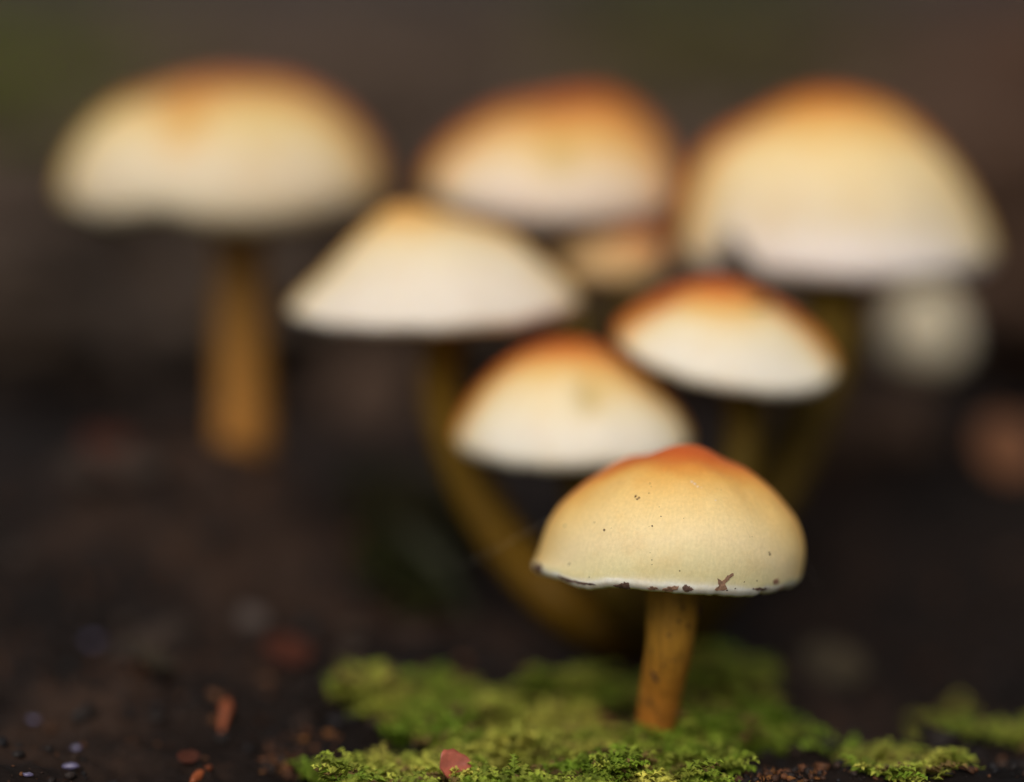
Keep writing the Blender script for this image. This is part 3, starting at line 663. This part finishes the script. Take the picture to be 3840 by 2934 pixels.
chip('wood_chunk', g_(1840, 935, 0.002), (0.010, 0.006, 0.0065), (0.1, 0.1, -0.2), M_BARK, 'low brown bark lump behind the small tilted mushroom', 'bark', 5)
chip('wood_chunk', g_(330, 1390, 0.0004), (0.0050, 0.0022, 0.0014), (0.2, -0.1, 0.9), M_WOOD, 'blurred dark wood piece on bare soil under rusty leaf', 'wood', 9)
leafy('dead_leaf', g_(540, 1355, 0.0008), 0.0016, 0.0014, 0.2, M_GREYHL, 'pale grey-brown painted highlight on wet soil above the rust-red scrap', 'leaf', tilt=0.8)  # leaf shape painted to stand for a highlight on wet ground
leafy('dead_leaf', g_(310, 1440, 0.0008), 0.0042, 0.0028, 1.9, M_OCHL, 'dull ochre leaf on bare soil beside the dark wood piece', 'leaf', tilt=0.5)
leafy('dead_leaf', g_(1790, 1455, 0.0010), 0.0042, 0.0034, 0.6, M_OCHL, 'dull ochre leaf on dark soil behind the trailing moss strand', 'leaf', tilt=0.6)
leafy('dead_leaf', g_(250, 1010, 0.0010), 0.0055, 0.0040, 1.2, M_RUST, 'dim red-brown leaf on the rise left of the ochre stem', 'leaf', tilt=0.6)
rod('twig', g_(840, 1150, 0.001), g_(1010, 1345, 0.001), 0.0011, 0.0008, M_MTWIG, 'thick dark mossy twig lying under the bowed stem', 'twig', 0.08)
rod('twig', g_(1258, 1535, 0.0006), g_(1325, 1578, 0.0006), 0.00032, 0.00025, M_TWIG, 'brown twig crossing the dark gap in moss beside stem', 'twig', 0.03)
for i, (px, py, r, lab) in enumerate([(165, 1615, 0.00042, 'violet wet pebble, topmost of the three by the dark rut'), (150, 1655, 0.00058, 'largest violet wet pebble lying below its two neighbours'), (72, 1550, 0.0004, 'dim violet wet pebble above the soil rut'), (60, 1668, 0.00035, 'small violet wet pebble beside the largest violet one'), (200, 1385, 0.0006, 'blurred mauve wet pebble far back on the bare soil')]):
    p = g_(px, py, r * 0.4); V, F = lump(r, 2, 200 + i, (1.5, 1, 0.55))
    o = mesh_obj('glint', V, F, M_GLINT); o.location = p; tag(o, lab, 'glint', 'violet painted glints on the soil')  # violet lumps stand in for sky reflections on the wet ground

# ------------------------------------------------------------------ leaf litter and grass far behind
def litter(n, seed, y0, y1, cols, size, label):
    g = np.random.default_rng(seed)
    y = y0 * (y1 / y0) ** g.uniform(0, 1, n); x = g.uniform(-1, 1, n) * (0.10 + 0.36 * y)
    L = g.uniform(*size, n); Wd = L * g.uniform(0.35, 0.6, n)
    tmpl = np.array([(-1, 0, 0), (-0.5, .7, .12), (-0.5, -.7, .12), (0.1, 1, .2), (0.1, 0, 0), (0.1, -1, .2), (0.65, .55, .12), (0.65, -.55, .12), (1, 0, .15)], float)
    fc = np.array([(0, 4, 1), (0, 2, 4), (1, 4, 3), (2, 5, 4), (3, 4, 6), (4, 5, 7), (4, 8, 6), (4, 7, 8)])
    V = tmpl[None] * np.stack([L, Wd, L], -1)[:, None] * np.concatenate([np.ones((n, 9, 2)), g.uniform(0.3, 1.6, (n, 1, 1)).repeat(9, 1)], -1)
    a = g.uniform(0, 6.28, n)[:, None]; t = g.normal(0, 0.35, n)[:, None]
    zz = V[..., 2] * np.cos(t) + V[..., 1] * np.sin(t); yy = V[..., 1] * np.cos(t) - V[..., 2] * np.sin(t); xx = V[..., 0]
    V = np.stack([xx * np.cos(a) - yy * np.sin(a) + x[:, None], xx * np.sin(a) + yy * np.cos(a) + y[:, None], zz + (gz(x, y) + L * 0.16)[:, None]], -1)
    cc = np.array(cols)[g.integers(0, len(cols), n)] * g.uniform(0.7, 1.3, (n, 1))
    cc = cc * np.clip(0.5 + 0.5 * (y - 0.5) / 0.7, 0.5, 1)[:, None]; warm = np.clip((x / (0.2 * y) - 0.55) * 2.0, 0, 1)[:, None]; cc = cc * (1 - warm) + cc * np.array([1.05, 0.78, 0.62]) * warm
    F = (fc[None] + (np.arange(n) * 9)[:, None, None]).reshape(-1, 3)
    o = mesh_obj('leaf_litter', V.reshape(-1, 3), F, M_LITTER, None, True, np.repeat(cc, 9, 0)); tag(o, label, 'leaf litter', kind='stuff')
litter(11000, 4, 0.43, 9.0, [(0.115, 0.074, 0.050), (0.095, 0.062, 0.043), (0.13, 0.084, 0.054), (0.078, 0.054, 0.040)], (0.012, 0.035), 'brown forest leaf litter melting into the blurred background')

def grass(cx, cy, n, spread, hgt, col, label, seed):
    g = np.random.default_rng(seed); V, F, Cc = [], [], []
    root = Vector((cx, cy, float(gz(cx, cy))))
    for i in range(n):
        r = spread * abs(g.normal(0, 0.5)); a = g.uniform(0, 6.28); h = hgt * g.uniform(0.5, 1.15); w = 0.0030 * g.uniform(0.7, 1.3)
        bx, by = r * math.cos(a), r * math.sin(a); la = a + g.normal(0, 0.6); ln = h * g.uniform(0.3, 0.9)
        b = len(V); sx, sy = -math.sin(la) * w, math.cos(la) * w
        bz = float(gz(cx + bx, cy + by)) - root.z - 0.002
        for k in range(5):
            u = k / 4; X_ = bx + math.cos(la) * ln * u * u; Y_ = by + math.sin(la) * ln * u * u; Z_ = bz + h * (u - 0.3 * u * u); f = 1 - u * 0.92
            V += [(X_ - sx * f, Y_ - sy * f, Z_), (X_ + sx * f, Y_ + sy * f, Z_)]
            Cc += [np.array(col) * g.uniform(0.7, 1.2)] * 2
        F += [(b + 2 * k, b + 2 * k + 1, b + 2 * k + 3, b + 2 * k + 2) for k in range(4)]
    o = mesh_obj('grass_tuft', V, F, M_GRASS, None, True, np.array(Cc)); o.location = root
    tag(o, label, 'grass', kind='stuff')
grass(-0.195, 0.95, 700, 0.055, 0.034, (0.17, 0.23, 0.010), 'low green grass patch behind the broad wavy mushroom', 1)
grass(-0.330, 1.60, 700, 0.085, 0.050, (0.18, 0.25, 0.010), 'farther brighter green grass patch behind the low one', 3)
grass(0.100, 1.32, 800, 0.060, 0.075, (0.17, 0.17, 0.014), 'dim olive grass patch far behind the humped mushroom', 2)
